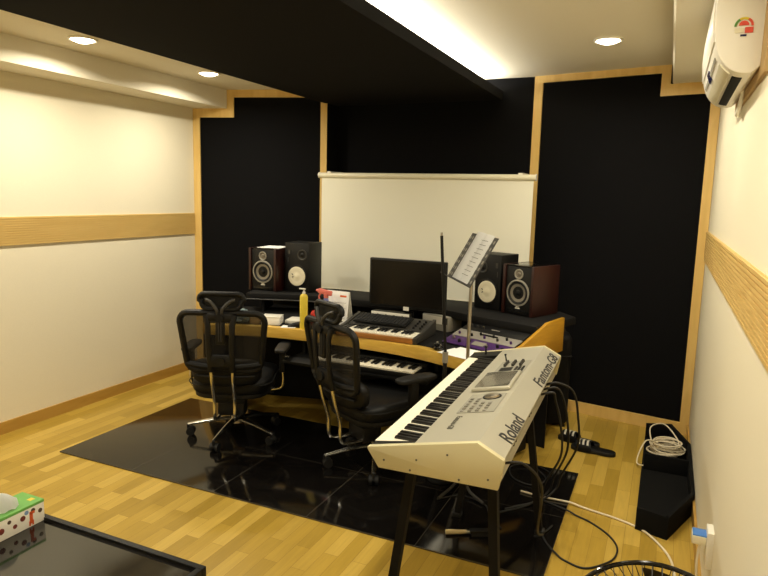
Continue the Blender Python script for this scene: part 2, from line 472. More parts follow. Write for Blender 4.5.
# ------------------------------------------------------------------ studio desk
ZT = .71
D = thing('studio_desk', 'wide curved wooden-edged mixing desk with black top and raised rear shelf', 'desk', (-1.78, 3.8, 0))
FR = [(-2.80, 3.315), (-2.62, 3.39), (-2.42, 3.455), (-2.12, 3.492), (-1.68, 3.485), (-1.34, 3.437), (-1.1, 3.357), (-.96, 3.303), (-.845, 3.245)]
FC = [Vector((p[0], p[1], 0)) for p in catmull([(x, y, 0) for x, y in FR], 6)]
def offs(P, d):
    out = []
    for i, p in enumerate(P):
        t_ = (P[min(i+1, len(P)-1)]-P[max(i-1, 0)]).normalized(); n = Vector((-t_.y, t_.x, 0)); out.append(p+n*d)
    return out
IN = offs(FC, .055)
rear = [(-.575, 4.0), (-1.15, 4.25), (-2.35, 4.27), (-3.03, 4.0)]
obj('edge_timber', MB().prism([(p.x, p.y) for p in FC]+[(p.x, p.y) for p in IN[::-1]], ZT-.072, ZT, None, .004), 'deskwood', D, True)
obj('worktop', MB().prism([(p.x, p.y) for p in IN]+rear, ZT-.035, ZT-.001), 'blackmatte', D, True)
def cheek(a, b, prof):                     # a front, b rear (floor points); prof = (s, z)
    a = Vector(a); b = Vector(b); d = (b-a).normalized()
    m = frame4((a.x, a.y, 0), (d.x, d.y, 0), (0, 0, 1))
    return MB().prism(prof, -.011, .011, m, .002)
prof = [(0, .64), (0, .715), (.08, .722), (.33, .762), (.56, .845), (.60, .862), (.80, .874), (.80, .66)]
obj('side_cheek', cheek((-.835, 3.255), (-.53, 4.07), prof), 'cheekwood', D, True)
obj('side_cheek', cheek((-2.812, 3.325), (-3.055, 3.99), [(s_*.7, z_ if z_ < .7 else .715+(z_-.715)*.35) for s_, z_ in prof]), 'cheekwood', D, True)
# rear shelf (speaker bridge) following the three facets
BR = [(-2.85, 3.845), (-2.43, 3.995), (-2.2, 4.03), (-1.36, 4.0), (-1.115, 3.885), (-.67, 3.73)]
BB_ = [(-.50, 4.19), (-.62, 4.34), (-1.15, 4.40), (-2.35, 4.42), (-2.98, 4.25)]
obj('speaker_shelf', MB().prism(BR+BB_, .80, .85, None, .004), 'blackmatte', D, True)
ed = offs([Vector((x, y, 0)) for x, y in BR[:3]], -.004)
obj('shelf_edge_highlight', MB().tube([(p.x, p.y, .806) for p in ed], .005, 6), 'darkgrey', D, True)  # grey tube added as the highlight along the shelf's lower front edge
for x, y, rz in ((-2.80, 4.05, 20), (-2.36, 4.22, 10), (-1.2, 4.2, -12), (-.64, 4.06, -20)):
    obj('shelf_support', MB().box((x, y, .755), (.02, .28, .09), Matrix.Rotation(R(rz), 3, 'Z')), 'blackmatte', D, True)
obj('rear_board', MB().prism([(-2.98, 4.24), (-2.35, 4.26), (-1.15, 4.24), (-.62, 4.02), (-.62, 4.0), (-1.15, 4.22), (-2.35, 4.24), (-2.98, 4.22)], .71, .80), 'blackmatte', D, True)
obj('rear_panel', MB().prism([(-2.98, 4.05), (-2.35, 4.20), (-1.15, 4.18), (-.62, 4.02), (-.62, 4.0), (-1.15, 4.16), (-2.35, 4.18), (-2.98, 4.03)], .0, .67), 'blackmatte', D, True)
for x, y, rz in ((-2.88, 3.72, 20), (-.80, 3.68, -20)):
    obj('pedestal', MB().box((x, y, .355), (.03, .42, .66), Matrix.Rotation(R(rz), 3, 'Z'), .002), 'blackmatte', D, True)
obj('keyboard_tray', MB().bb((-2.20, 3.34, .515), (-1.20, 3.86, .535), .003), 'black', D, True)
for x in (-2.17, -1.225):
    obj('tray_bracket', MB().bb((x-.012, 3.56, .535), (x+.012, 3.86, .675)), 'black', D, True)
obj('tray_handle', MB().cyl((-2.245, 3.40, .545), (-2.18, 3.40, .545), .012), 'chrome', D, True)
# ------------------------------------------------------------------ sloping rack units at the right wing
RK = thing('purple_rack_unit', 'purple-faced rack unit with knobs, lowest in the sloping desk rack', 'audio rack unit')
ra = R(-20); rsl = math.atan2(.085, .30)
RO = Vector((-.90, 3.60, 0))
X_ = Vector((math.cos(ra), math.sin(ra), 0)); Y_ = Vector((-math.sin(ra), math.cos(ra), 0))
def rackm(X, Y, Z):                          # frame on the sloping rack plane: x right, y up the slope, z out
    o = RO+X_*X+Y_*Y+Vector((0, 0, Z)); y = Y_*math.cos(rsl)+Vector((0, 0, 1))*math.sin(rsl)
    return frame4(o, X_, y)
obj('rack_housing', MB().prism([(-.085, .7095), (-.085, .7125), (.20, .7925), (.20, .7095)], -.31, .145, frame4(RO, Y_, (0, 0, 1))), 'blackmatte', D, True)
m0 = rackm(-.31, -.085, .722)
RK.matrix_basis = m0
Wd = .455
def knob(par, x, y, r=.008, h=.012, m='black', z=.0):
    obj('knob', MB().cyl((x, y, z), (x, y, z+h), r, r*.85, 14), m, par)
obj('faceplate', MB().bb((0, 0, -.008), (Wd, .10, 0), .003), 'purple', RK)
for i, x in enumerate((.05, .11, .17, .31, .37, .42)): knob(RK, x, .035 if i % 2 else .06, .010, .016, 'black' if i % 3 else 'steel')
obj('display', MB().bb((.20, .03, 0), (.285, .075, .003)), 'rackgrey', RK)
G = thing('grey_rack_unit', 'pale grey rack unit with small knobs above the purple unit', 'audio rack unit')
G.matrix_basis = m0 @ Matrix.Translation((0, .103, 0))
obj('faceplate', MB().bb((0, 0, -.008), (Wd, .095, 0), .003), 'rackgrey', G)
for i in range(9): knob(G, .04+i*.047, .03+.03*(i % 2), .008, .015, 'black' if i % 4 else 'purple')
obj('meter', MB().bb((.19, .058, 0), (.30, .068, .006)), 'black', G)
G = thing('black_rack_unit', 'black rack unit with pale marking, top of the sloping desk rack', 'audio rack unit')
G.matrix_basis = m0 @ Matrix.Translation((0, .201, 0))
obj('faceplate', MB().bb((0, 0, -.008), (Wd, .095, 0), .003), 'black', G)
obj('marking', MB().bb((.20, .045, 0), (.26, .054, .001)), 'rackgrey', G)
for i in range(3): knob(G, .05+i*.045, .05, .009, .012, 'darkgrey')

# ------------------------------------------------------------------ speakers
def focal(loc, rz, label):
    t = thing('studio_monitor', label, 'speaker', loc, R(rz), 'red-sided studio monitors')
    W, H, Dp = .245, .325, .28
    obj('cabinet', MB().bb((-W/2+.021, 0, .004), (W/2-.021, Dp, H-.01), .004), 'black', t)
    for s in (-1, 1):
        obj('side_panel', MB().bb((min(s*W/2, s*(W/2-.021)), -.012, 0), (max(s*W/2, s*(W/2-.021)), Dp, H), .004), 'redwood', t)
    obj('top_panel', MB().bb((-W/2+.021, .0, H-.01), (W/2-.021, Dp, H), .003), 'blackgloss', t)
    fm = lambda x, z: Matrix.Translation((x, -.001, z)) @ Matrix.Rotation(R(90), 4, 'X')
    w_ = obj('woofer', MB().lathe([(.088, 0), (.088, .006), (.080, .009), (.077, .006)], fm(0, .145)), 'grey', t)
    obj('surround', MB().lathe([(.078, .004), (.072, .010), (.062, .006), (.058, .0)], fm(0, .145)), 'rubber', w_)
    obj('cone', MB().lathe([(.060, .003), (.028, -.004), (0, -.006)], fm(0, .145)), 'cone', w_)
    obj('dust_cap', MB().lathe([(.022, -.006), (.018, .004), (.008, .008), (0, .0085)], fm(0, .145)), 'black', w_)
    tw = obj('tweeter', MB().lathe([(.034, 0), (.034, .005), (.028, .006), (.024, .001)], fm(0, .267)), 'grey', t)
    obj('dome', MB().lathe([(.025, .001), (.016, -.001), (.010, .006), (0, .008)], fm(0, .267)), 'cone', tw)
    obj('port_slot', MB().bb((-.085, -.003, .014), (.085, .0, .03)), 'blackgloss', t)
    lg = MB().bb((-.018, -.0016, .041), (.018, 0, .047)).bb((-.012, -.0016, .050), (.002, 0, .060)).bb((.004, -.0016, .050), (.012, 0, .056))
    obj('logo', lg, 'white', t)
    return t
def ns10(loc, rz, side, label):
    t = thing('bookshelf_speaker', label, 'speaker', loc, R(rz), 'white-coned black speakers')
    W, H, Dp = .212, .375, .20
    obj('cabinet', MB().bb((-W/2, 0, 0), (W/2, Dp, H), .003), 'black', t)
    fm = lambda x, z: Matrix.Translation((x, -.001, z)) @ Matrix.Rotation(R(90), 4, 'X')
    w_ = obj('woofer', MB().lathe([(.088, 0), (.088, .004), (.079, .006), (.076, .003)], fm(0, .120)), 'black', t)
    obj('cone', MB().lathe([(.074, .004), (.068, .006), (.045, .003), (.028, .003), (.018, .006), (0, .0075)], fm(0, .120)), 'whitecone', w_)
    obj('cone_print', MB().box((-.038, -.0052, .133), (.012, .003, .005), Matrix.Rotation(R(30), 3, 'Y')).box((-.036, -.0052, .113), (.012, .003, .005), Matrix.Rotation(R(-35), 3, 'Y')), 'black', w_)
    tw = obj('tweeter', MB().lathe([(.042, 0), (.042, .004), (.036, .005), (.030, .002)], fm(side*.045, .285)), 'darkgrey', t)
    obj('dome', MB().lathe([(.031, .002), (.018, .001), (.012, .006), (0, .008)], fm(side*.045, .285)), 'black', tw)
    obj('badge', MB().bb((-side*.07-.009, -.0015, .285), (-side*.07+.009, 0, .32)), 'darkgrey', t)
    obj('badge', MB().bb((-side*.078-.003, -.0015, .225), (-side*.078+.003, 0, .262)), 'darkgrey', t)
    return t
t = obj('loose_sheet', MB().box((-2.805, 4.15, .8525+.3265), (.19, .21, .002), Matrix.Rotation(R(6), 3, 'Z')), 'paper'); t.name = 'top_glare'  # thin pale slab stands in for the glare on the glossy speaker top
tag(t, 'pale flat patch for the glare on top of the left red-sided studio monitor', 'paper')
focal((-2.815, 4.01, .852), 2, 'red-sided studio monitor speaker at the left end of the desk shelf')
ns10((-2.565, 4.10, .852), 2, 1, 'black speaker with white cone to the left of the projection screen')
ns10((-1.09, 4.16, .852), -21, -1, 'black speaker with white cone in front of the projection screen, behind the music stand')
focal((-.855, 4.05, .852), -24, 'red-sided studio monitor speaker at the right end of the desk shelf')

# ------------------------------------------------------------------ computer monitor
t = thing('computer_monitor', 'wide black flat computer monitor standing dark on the desk', 'monitor', (-1.56, 3.87, ZT))
obj('bezel', MB().bb((-.275, -.012, .14), (.275, .022, .472), .006), 'black', t)
obj('screen', MB().bb((-.262, -.0135, .158), (.262, -.0115, .459)), 'tvscreen', t)
obj('back_shell', MB().bb((-.2, .02, .19), (.2, .05, .42), .012), 'black', t)
obj('neck', MB().bb((-.03, .048, .012), (.03, .066, .26), .006), 'blackgloss', t)
obj('base', MB().sell((0, .115, .008), (.075, .072, .008), .5, .7), 'blackgloss', t)
obj('sticker', MB().bb((-.018, -.0145, .130), (.022, -.0125, .156)), 'white', t)

# ------------------------------------------------------------------ small keyboards
def keyrow(par, x0, x1, n, y0, y1, yb, z, h, bh, wx='white_key', bx='black_key', first=0):
    """white keys along local x; y0 front, y1 rear, yb start of black keys"""
    p = (x1-x0)/n; g = .0006; src = None
    for i in range(n):
        if src is None:
            src = obj('white_key', MB().bb((-p/2+g, y0, z), (p/2-g, y1, z+h), .0012, 1), 'ivory', par); k = src
        else: k = src.copy(); COL.objects.link(k); k.parent = par
        k.location = (x0+p*(i+.5), 0, 0)
    src = None
    for i in range(n-1):
        if (i+first) % 7 in (2, 6): continue
        if src is None:
            b = MB(); b.prism([(yb, z+h*.5), (yb+.006, z+h+bh), (y1, z+h+bh), (y1, z+h*.5)], -p*.29, p*.29, Matrix(((0, 0, 1, 0), (1, 0, 0, 0), (0, 1, 0, 0), (0, 0, 0, 1))), .0012)
            src = obj('black_key', b, 'blackkey', par); k = src
        else: k = src.copy(); COL.objects.link(k); k.parent = par
        k.location = (x0+p*(i+1), 0, 0)

# controller on the desk top
K = thing('midi_keyboard', 'short dark keyboard controller with wooden front on the desk under the monitor', 'keyboard', (-1.62, 3.478, ZT+.002))
Wk = .55
obj('body', MB().prism([(0.012, .0), (.012, .03), (.165, .03), (.165, .045), (.36, .085), (.36, .0)], -Wk/2+.012, Wk/2-.012, Matrix(((0, 0, 1, 0), (1, 0, 0, 0), (0, 1, 0, 0), (0, 0, 0, 1)))), 'darkgrey', K)
obj('front_rail', MB().bb((-Wk/2+.01, 0, .0), (Wk/2-.01, .014, .032), .003), 'rackwood', K)
for s in (-1, 1):
    obj('end_cheek', MB().prism([(-.004, .0), (-.004, .036), (.15, .052), (.362, .094), (.362, 0)], s*(Wk/2)-.012, s*(Wk/2)+.012, Matrix(((0, 0, 1, 0), (1, 0, 0, 0), (0, 1, 0, 0), (0, 0, 0, 1))), .003), 'darkgrey', K)
keyrow(K, -Wk/2+.014, Wk/2-.016, 22, .014, .16, .068, .031, .009, .009)
sl = math.atan2(.04, .195)
for i in range(4):
    for j in range(2):
        y = .20+i*.036; x = Wk/2-.085+j*.045
        kz = .045+(y-.165)*.205
        obj('knob', MB().cyl((x, y, kz), (x, y, kz+.014), .009, .0075, 14), 'black', K)
Q = thing('computer_keyboard', 'black computer typing keyboard lying on top of the keyboard controller', 'computer keyboard', (-1.645, 3.668, ZT+.062), 0, None, (sl, 0, R(-1)))
obj('case', MB().bb((-.21, -.01, 0), (.17, .135, .012), .003), 'black', Q)
src = None
for r in range(5):
    for c_ in range(15):
        if src is None: src = obj('key', MB().bb((-.0105, -.0105, .011), (.0105, .0105, .0185), .002, 1), 'rubber', Q); k = src
        else: k = src.copy(); COL.objects.link(k); k.parent = Q
        k.location = (-.195+c_*.0243, .008+r*.0255, 0)

K2 = thing('stage_keyboard', 'black keyboard with white keys on the tray under the desk top', 'keyboard', (-1.63, 3.345, .536))
obj('body', MB().bb((-.365, 0, 0), (.365, .26, .03), .004).bb((-.365, .15, .03), (.365, .26, .062), .004), 'black', K2)
keyrow(K2, -.33, .335, 27, .004, .15, .055, .030, .012, .010)

# silver and grey boxes under the monitor
t = thing('audio_interface', 'slim silver audio box lying under the monitor behind the typing keyboard', 'audio interface', (-1.66, 3.872, ZT+.0))
obj('case', MB().bb((-.15, -.02, .0), (.13, .036, .11), .004), 'black', t)
obj('faceplate', MB().bb((-.15, -.026, .065), (.13, -.02, .108), .002), 'white', t)
for i in range(4): obj('knob', MB().cyl((-.10+i*.06, -.026, .088), (-.10+i*.06, -.034, .088), .008, .007, 12), 'grey', t)
t = thing('grey_device_box', 'grey metal box with pale front beside the monitor foot', 'audio device', (-1.385, 3.96, ZT), R(-20))
obj('case', MB().bb((-.11, 0, 0), (.11, .19, .10), .004), 'grey', t)
obj('front_panel', MB().bb((-.108, -.004, .045), (.06, 0, .096), .001), 'white', t)
obj('display', MB().bb((.066, -.004, .05), (.105, 0, .092)), 'darkgrey', t)

# mouse, papers
t = thing('computer_mouse', 'black computer mouse on the desk beside the keyboard controller', 'computer mouse', (-1.185, 3.455, ZT), R(25))
obj('shell', MB().sell((0, 0, .014), (.031, .056, .019), .8, .7), 'blackgloss', t)
obj('scroll_wheel', MB().cyl((-.005, .034, .030), (.005, .034, .030), .008, None, 12), 'grey', t)
t = thing('paper_sheets', 'white paper sheets on the desk in front of the purple rack unit', 'paper', (-1.0, 3.42, ZT), R(-24))
for i, (dx, dy, a) in enumerate(((-.02, -.02, 3), (.03, .0, -6), (.0, .03, 9))):
    obj('sheet', MB().box((dx, dy, .001+i*.0012), (.23, .16, .0008), Matrix.Rotation(R(a), 3, 'Z')), 'paper', t)

# ------------------------------------------------------------------ things on the left wing of the desk
t = thing('pump_bottle', 'tall yellow pump bottle with white pump on the desk', 'bottle', (-2.155, 3.53, ZT))
obj('body', MB().lathe([(0, 0), (.024, 0), (.026, .006), (.026, .215), (.022, .228), (.012, .236), (0, .236)]), 'yellow', t)
obj('pump', MB().cyl((0, 0, .234), (0, 0, .25), .010).cyl((0, 0, .25), (0, 0, .264), .004).box((-.012, 0, .268), (.046, .014, .009), None, .003), 'white', t)
t = thing('spray_bottle', 'blue spray bottle with pink trigger head behind the right chair', 'spray bottle', (-2.06, 3.66, ZT), R(180))
obj('body', MB().lathe([(0, 0), (.040, 0), (.043, .01), (.043, .11), (.034, .155), (.017, .19), (.015, .205), (0, .205)], Matrix.Diagonal((1, .75, 1, 1))), 'blue', t)
obj('wrap_label', MB().lathe([(.0435, .03), (.0436, .105)], Matrix.Diagonal((1, .76, 1, 1))), 'violet', t)
obj('spray_head', MB().box((.008, 0, .238), (.105, .026, .034), Matrix.Rotation(R(-8), 3, 'Y'), .008).cyl((0, 0, .2), (0, 0, .232), .016).cyl((.06, 0, .245), (.075, 0, .247), .010, .008, 12), 'pink', t)
obj('trigger', MB().tube([(.042, 0, .228), (.055, 0, .205), (.048, 0, .18)], .006, 8, smooth=4), 'pink', t)
t = obj('red_can', MB().lathe([(0, 0), (.024, 0), (.026, .004), (.026, .085), (.020, .094), (.018, .1), (0, .1)], Matrix.Translation((-2.155, 3.67, ZT))), 'red'); t.name = 'red_canister'
tag(t, 'small red canister between the yellow bottle and the right chair', 'canister')
t = thing('desk_calendar', 'white desk calendar standing upright left of the monitor', 'calendar', (-2.01, 3.72, ZT), R(-3))
obj('page_block', MB().box((0, 0, .125), (.175, .006, .235), Matrix.Rotation(R(-8), 3, 'X'), .001), 'paper', t)
obj('rear_stand', MB().box((0, .05, .12), (.175, .003, .24), Matrix.Rotation(R(12), 3, 'X')), 'white', t)
tilt = Matrix.Translation((0, -.0038, .125)) @ Matrix.Rotation(R(-8), 4, 'X')
pm = MB(); pm.box((.045, 0, .085), (.05, .001, .012)); pm.bm.transform(tilt)
obj('orange_mark', pm, 'orange', t)
pm = MB()
for r in range(4): pm.box((0, 0, .04-r*.035), (.14, .0008, .0014))
pm.box((.05, 0, -.085), (.01, .001, .01)); pm.bm.transform(tilt)
obj('printed_lines', pm, 'greyletter', t)
t = thing('white_carton', 'small cream carton on the left wing of the desk', 'box', (-2.43, 3.57, ZT), R(20))
obj('carton', MB().bb((-.065, -.055, 0), (.065, .055, .05), .003), 'paper', t)
obj('lid', MB().bb((-.067, -.057, .05), (.067, .057, .056), .002), 'white', t)
t = obj('paper_pad', MB().box((-2.30, 3.70, ZT+.012), (.15, .14, .024), Matrix.Rotation(R(12), 3, 'Z'), .003), 'white')
tag(t, 'flat white pad lying right of the cream carton', 'pad')
t = obj('loose_sheet', MB().box((-2.27, 3.53, ZT+.002), (.10, .07, .002), Matrix.Rotation(R(18), 3, 'Z')), 'paper')
tag(t, 'small loose white sheet at the desk edge, left of the yellow bottle', 'paper')
t = thing('tape_dispenser', 'black angled gadget on the desk just left of the yellow bottle', 'desk gadget', (-2.215, 3.575, ZT), R(25))
obj('body', MB().prism([(-.06, 0), (-.055, .018), (.0, .03), (.035, .1), (.055, .105), (.05, 0)], -.03, .03, Matrix.Rotation(R(90), 4, 'X'), .004), 'black', t)
obj('foot', MB().bb((-.075, -.035, 0), (-.03, .035, .014), .004), 'rubber', t)
rng = random.Random(4)
bg = MB(); bg.sell((-2.62, 3.475, ZT+.05), (.065, .055, .045), .8, .8, 36, 20)
for v in bg.bm.verts: v.co += Vector((rng.uniform(-1, 1), rng.uniform(-1, 1), rng.uniform(-.3, 1)))*.007
bg2 = obj('plastic_bag', bg, 'plasticbag', angle=20); tag(bg2, 'crumpled bluish bag seen through the left chair mesh', 'bag')
t = obj('brown_parcel', MB().box((-2.535, 3.53, ZT+.024), (.07, .08, .046), Matrix.Rotation(R(20), 3, 'Z'), .004), 'tan')
tag(t, 'small tan parcel between the bluish bag and the cream carton', 'parcel')
# ------------------------------------------------------------------ big silver stage keyboard
YZ = Matrix(((1, 0, 0, 0), (0, 0, -1, 0), (0, 1, 0, 0), (0, 0, 0, 1)))      # (u,v,h)->(u,-h,v)
S = thing('synthesizer_keyboard', 'large silver synthesizer with white and black keys on a dark stand', 'synthesizer', (-.834, 1.764, .728), .036)
LEN = 1.413
def prof_prism(mb, poly, w0, w1, bev=0):
    mb.prism(poly, -w1, -w0, YZ, bev); return mb
pan = lambda u: .064+.075*u/.362
body = [(.041, .002), (.014, .044), (.014, .05), (.155, .05), (.155, pan(.155)-.001), (.362, .138), (.443, .096), (.440, .080), (.418, .072), (.416, .014), (.428, .004)]
obj('body', prof_prism(MB(), body, .022, LEN-.022), 'silver', S)
capp = [(.041, 0), (.002, .056), (.0, .064), (.362, .1405), (.445, .0975), (.445, .08), (.431, .001)]
for a, b in ((0, .022), (LEN-.022, LEN)):
    c_ = obj('end_cap', prof_prism(MB(), capp, a, b, .002), 'champagne', S)
    y = a-.0008 if a == 0 else b+.0008
    for u, v in ((.06, .03), (.17, .05), (.27, .085), (.40, .03), (.15, .012), (.31, .012)):
        obj('screw', MB().cyl((u, y-.001, v), (u, y+.001, v), .0035, None, 10), 'greyletter', c_)
obj('front_rail', prof_prism(MB(), [(.014, .042), (.0, .05), (.0, .056), (.016, .056)], .022, LEN-.022), 'black', S)
obj('key_block', prof_prism(MB(), [(.006, .05), (.006, .064), (.153, .088), (.153, .05)], .022, .058), 'black', S)
obj('key_block', prof_prism(MB(), [(.006, .05), (.006, .066), (.153, .092), (.153, .05)], 1.284, LEN-.022), 'black', S)
obj('bender_lever', MB().cyl((.08, 1.33, .075), (.08, 1.33, .115), .006, .004, 12).sell((.08, 1.33, .118), (.010, .010, .006), 1, 1, 14, 8), 'black', S)
# keys: built along local x then turned onto the long axis
keys = []
kp = (1.283-.059)/52
src = None
for i in range(52):
    if src is None: src = obj('white_key', MB().bb((.003, -kp/2+.0005, .052), (.152, kp/2-.0005, .0655), .0015, 1), 'ivory', S); k = src
    else: k = src.copy(); COL.objects.link(k); k.parent = S
    k.location = (0, .059+kp*(i+.5), 0)
src = None
for i in range(51):
    # reading from the treble end: C B A G F E D ...
    if (i+1) % 7 in (1, 5): continue
    if src is None:
        src = obj('black_key', prof_prism(MB(), [(.054, .06), (.058, .0745), (.062, .0765), (.153, .0765), (.153, .06)], -.0062, .0062, .001), 'blackkey', S); k = src
    else: k = src.copy(); COL.objects.link(k); k.parent = S
    k.location = (0, .059+kp*(i+1), 0)
# slanted panel: frame with x along -u? -> local axes: along (long axis), up the slope
psl = math.atan2(.075, .362)
def pf(u, w_, h=.0):                        # frame on the panel: x = along the long axis backwards (player's left to right), y = up the slope
    o = Vector((u, w_, pan(u)+h)); return frame4(o, (0, -1, 0), (math.cos(psl), 0, math.sin(psl)))
def pbox(u0, u1, w0, w1, h0, h1, bev=0):
    mb = MB(); mb.bb((-(w1-w0)/2, -(u1-u0)/2/math.cos(psl), h0), ((w1-w0)/2, (u1-u0)/2/math.cos(psl), h1), bev); 
    mb.bm.transform(pf((u0+u1)/2, (w0+w1)/2)); return mb
lz = obj('display_housing', pbox(.192, .345, .592, .865, 0, .014, .006), 'silver', S)
sc_ = obj('display', pbox(.203, .334, .612, .845, .013, .0155), 'lcd', lz)
g = MB(); m_ = pf(.2685, .7285, .016)
for sx, sy in ((-1, -1), (1, 1)):
    q = MB(); q.prism([(sx*.116, sy*.066), (sx*.116-sx*.05, sy*.066), (sx*.116, sy*.066-sy*.07)], 0, .0006, m_); g.bm.from_mesh((lambda me: (q.bm.to_mesh(me), me)[1])(bpy.data.meshes.new('t')))
obj('display_corner', g, 'lcdframe', sc_)
c1 = obj('control_panel', pbox(.214, .348, .872, 1.10, 0, .0015), 'padgrey', S)
obj('dark_screen', pbox(.232, .287, .885, .975, .001, .003), 'black', c1)
for i in range(5):
    for j in range(3):
        u = .305+j*.015; w_ = .895+i*.018
        obj('button', pbox(u-.0045, u+.0045, w_-.006, w_+.006, .001, .006), 'black', c1)
for i in range(4):
    for j in range(3):
        u = .245+j*.035; w_ = 1.0+i*.024
        kb = MB().cyl((0, 0, .001), (0, 0, .014), .0075, .006, 12); kb.bm.transform(pf(u, w_)); obj('knob', kb, 'darkgrey', c1)
kb = MB().cyl((0, 0, .0), (0, 0, .03), .004, .003, 10).sell((0, 0, .03), (.006, .006, .005), 1, 1, 12, 8); kb.bm.transform(pf(.226, 1.125)); obj('joystick', kb, 'black', S)
c2 = obj('button_panel', pbox(.208, .342, .318, .552, 0, .0015), 'padgrey', S)
for i in range(6):
    for j in range(4):
        u = .225+j*.027; w_ = .335+i*.030
        if u > .26 and w_ > .45: continue
        obj('button', pbox(u-.006, u+.006, w_-.009, w_+.009, .001, .005, .001), 'btn' if (i+j) % 3 else 'rackgrey', c2)
dl = MB().lathe([(0, .012), (.020, .012), (.026, .010), (.029, .001)]); dl.bm.transform(pf(.296, .505)); obj('dial', dl, 'steel', c2)
dl = MB().lathe([(.036, .0015), (.036, .004), (.030, .004)]); dl.bm.transform(pf(.296, .505)); obj('dial_ring', dl, 'black', c2)
text('panel_lettering', 'Fantom-G8', .030, pf(.222, .285, .0008), S, 'greyletter', .2)
# rear face lettering
fs = Vector((.362-.444, 0, .138-.096)).normalized()
def ff(t_, w_): return frame4(Vector((.444, w_, .096))+fs*t_+Vector((.042, 0, .082)).normalized()*.0008, (0, 1, 0), fs)
text('maker_lettering', 'Roland', .072, ff(.003, .135), S, 'letter', 0, xs=1.22)
text('model_lettering', 'Fantom-G8', .068, ff(.006, .80), S, 'letter', .22, xs=1.72)
for w_ in (.12, .30, .34, .62, .66, .98, 1.06):
    obj('jack_socket', MB().cyl((.417, w_, .04), (.423, w_, .04), .011, None, 14), 'black', S)

# stand
T = thing('keyboard_stand', 'black splay-legged stand carrying the silver synthesizer', 'keyboard stand', (-.834, 1.764, 0), .036)
legs = {'nl': ((.115, .13, .70), (.02, .13, 0)), 'nr': ((.39, .13, .70), (.435, .13, 0)), 'fr': ((.335, 1.12, .70), (.43, 1.13, 0)), 'fl': ((.115, 1.12, .70), (.02, 1.13, 0))}
for k, (a, b) in legs.items():
    a = Vector(a); b = Vector(b)
    d = (b-a).normalized(); m = frame4((a+b)/2, (0, 1, 0), -d.cross(Vector((0, 1, 0))))
    l_ = MB(); l_.box((0, 0, 0), (.034, .030, (b-a).length-.012)); 
    zz = -d; yy = Vector((0, 1, 0)); xx = yy.cross(zz)
    m = Matrix(((yy.x, -xx.x, zz.x, (a.x+b.x)/2), (yy.y, -xx.y, zz.y, (a.y+b.y)/2), (yy.z, -xx.z, zz.z, (a.z+b.z)/2), (0, 0, 0, 1)))
    l_.bm.transform(m); lo = obj('leg', l_, 'blackmatte', T)
    obj('rubber_foot', MB().bb((b.x-.022, b.y-.024, 0 if k[0] == 'n' else .008), (b.x+.022, b.y+.024, .03), .004), 'rubber', lo)
for y in (.13, 1.12): obj('cross_bar', MB().bb((.03, y-.015, .70), (.41, y+.015, .727), .003), 'blackmatte', T)
for x in (.115, .37): obj('side_rail', MB().bb((x-.015, .13, .675), (x+.015, 1.12, .70), .003), 'blackmatte', T)

# ------------------------------------------------------------------ slim pole stand and music stand
t = thing('microphone_stand', 'slim black upright pole stand at the desk edge, without a microphone', 'microphone stand', (-1.068, 3.275, .008))
ox, oy = 0, -.03
obj('base', MB().lathe([(0, 0), (.072, 0), (.075, .006), (.070, .016), (.02, .026), (0, .026)], Matrix.Translation((ox, oy, 0))), 'blackmatte', t)
obj('lower_tube', MB().cyl((ox, oy, .02), (ox, oy, .70), .012), 'black', t)
obj('clutch', MB().cyl((ox, oy, .685), (ox, oy, .745), .016), 'grey', t)
obj('upper_tube', MB().cyl((ox, oy, .745), (ox-.048, oy, 1.385), .0085), 'black', t)
obj('thread', MB().cyl((ox-.048, oy, 1.384), (ox-.0488, oy, 1.402), .006), 'steel', t)
t = thing('music_stand', 'chrome music stand with tilted dark desk holding white sheets', 'music stand', (-.935, 3.215, .004))
obj('base', MB().tube([(0, 0, .06), (.08, -.10, .03), (.17, -.16, .014)], .008, 8).tube([(0, 0, .06), (-.03, -.11, .03), (-.06, -.21, .014)], .008, 8).tube([(0, 0, .06), (.05, .12, .03), (.09, .21, .014)], .008, 8), 'darkgrey', t)
obj('pole', MB().cyl((0, 0, .05), (.006, 0, 1.22), .0095), 'steel', t)
wv = Vector((.54, -.84, 0)).normalized(); back = Vector((.84, .54, 0)).normalized(); tl_ = R(29)
uv_ = back*math.sin(tl_)+Vector((0, 0, 1))*math.cos(tl_)
C0 = Vector((.0, .0, 1.278))
mp_ = frame4(C0, wv, uv_)                      # x width, y up, z towards the reader
pl = MB(); pl.bb((-.225, -.14, -.0015), (.225, .14, .0015))
pl.bb((-.225, -.142, -.001), (.225, -.138, .05)); pl.bm.transform(mp_)
pd = obj('desk_plate', pl, 'darkgrey', t)
for ii in ((0, 1), (10, 11)):
    hs = MB()
    for i in ii:
        for j in range(7): hs.cyl((-.205+i*.037, -.115+j*.038, -.0025), (-.205+i*.037, -.115+j*.038, .0025), .010, None, 10)
    hs.bm.transform(mp_); obj('perforated_edge', hs, 'grey', pd)
obj('bracket', MB().tube([(.006, 0, 1.20), (.02, .01, 1.24), C0-mp_.col[2].xyz*.004], .011, 8), 'steel', t)
t = thing('sheet_music', 'white music sheets lying open on the tilted music stand', 'sheet music', (-.935, 3.215, 1.278))
rel = mp_.copy(); rel.translation = Vector((0, 0, 0))
def sheetf(x0, x1, y0, y1, lift):
    mb = MB(); mb.sheet(lambda a, b: (x0+(x1-x0)*a, y0+(y1-y0)*b, .006+lift*math.sin(PI*a)), 8, 2, .0008); mb.bm.transform(rel); return mb
obj('page', sheetf(-.13, .02, -.128, .155, .008), 'paper', t)
obj('page', sheetf(.02, .17, -.128, .150, .012), 'paper', t)
ml = MB()
for i in range(9): ml.bb((.04, -.09+i*.025, .0185), (.15, -.088+i*.025, .019))
ml.bm.transform(rel); obj('printed_staves', ml, 'greyletter', t)

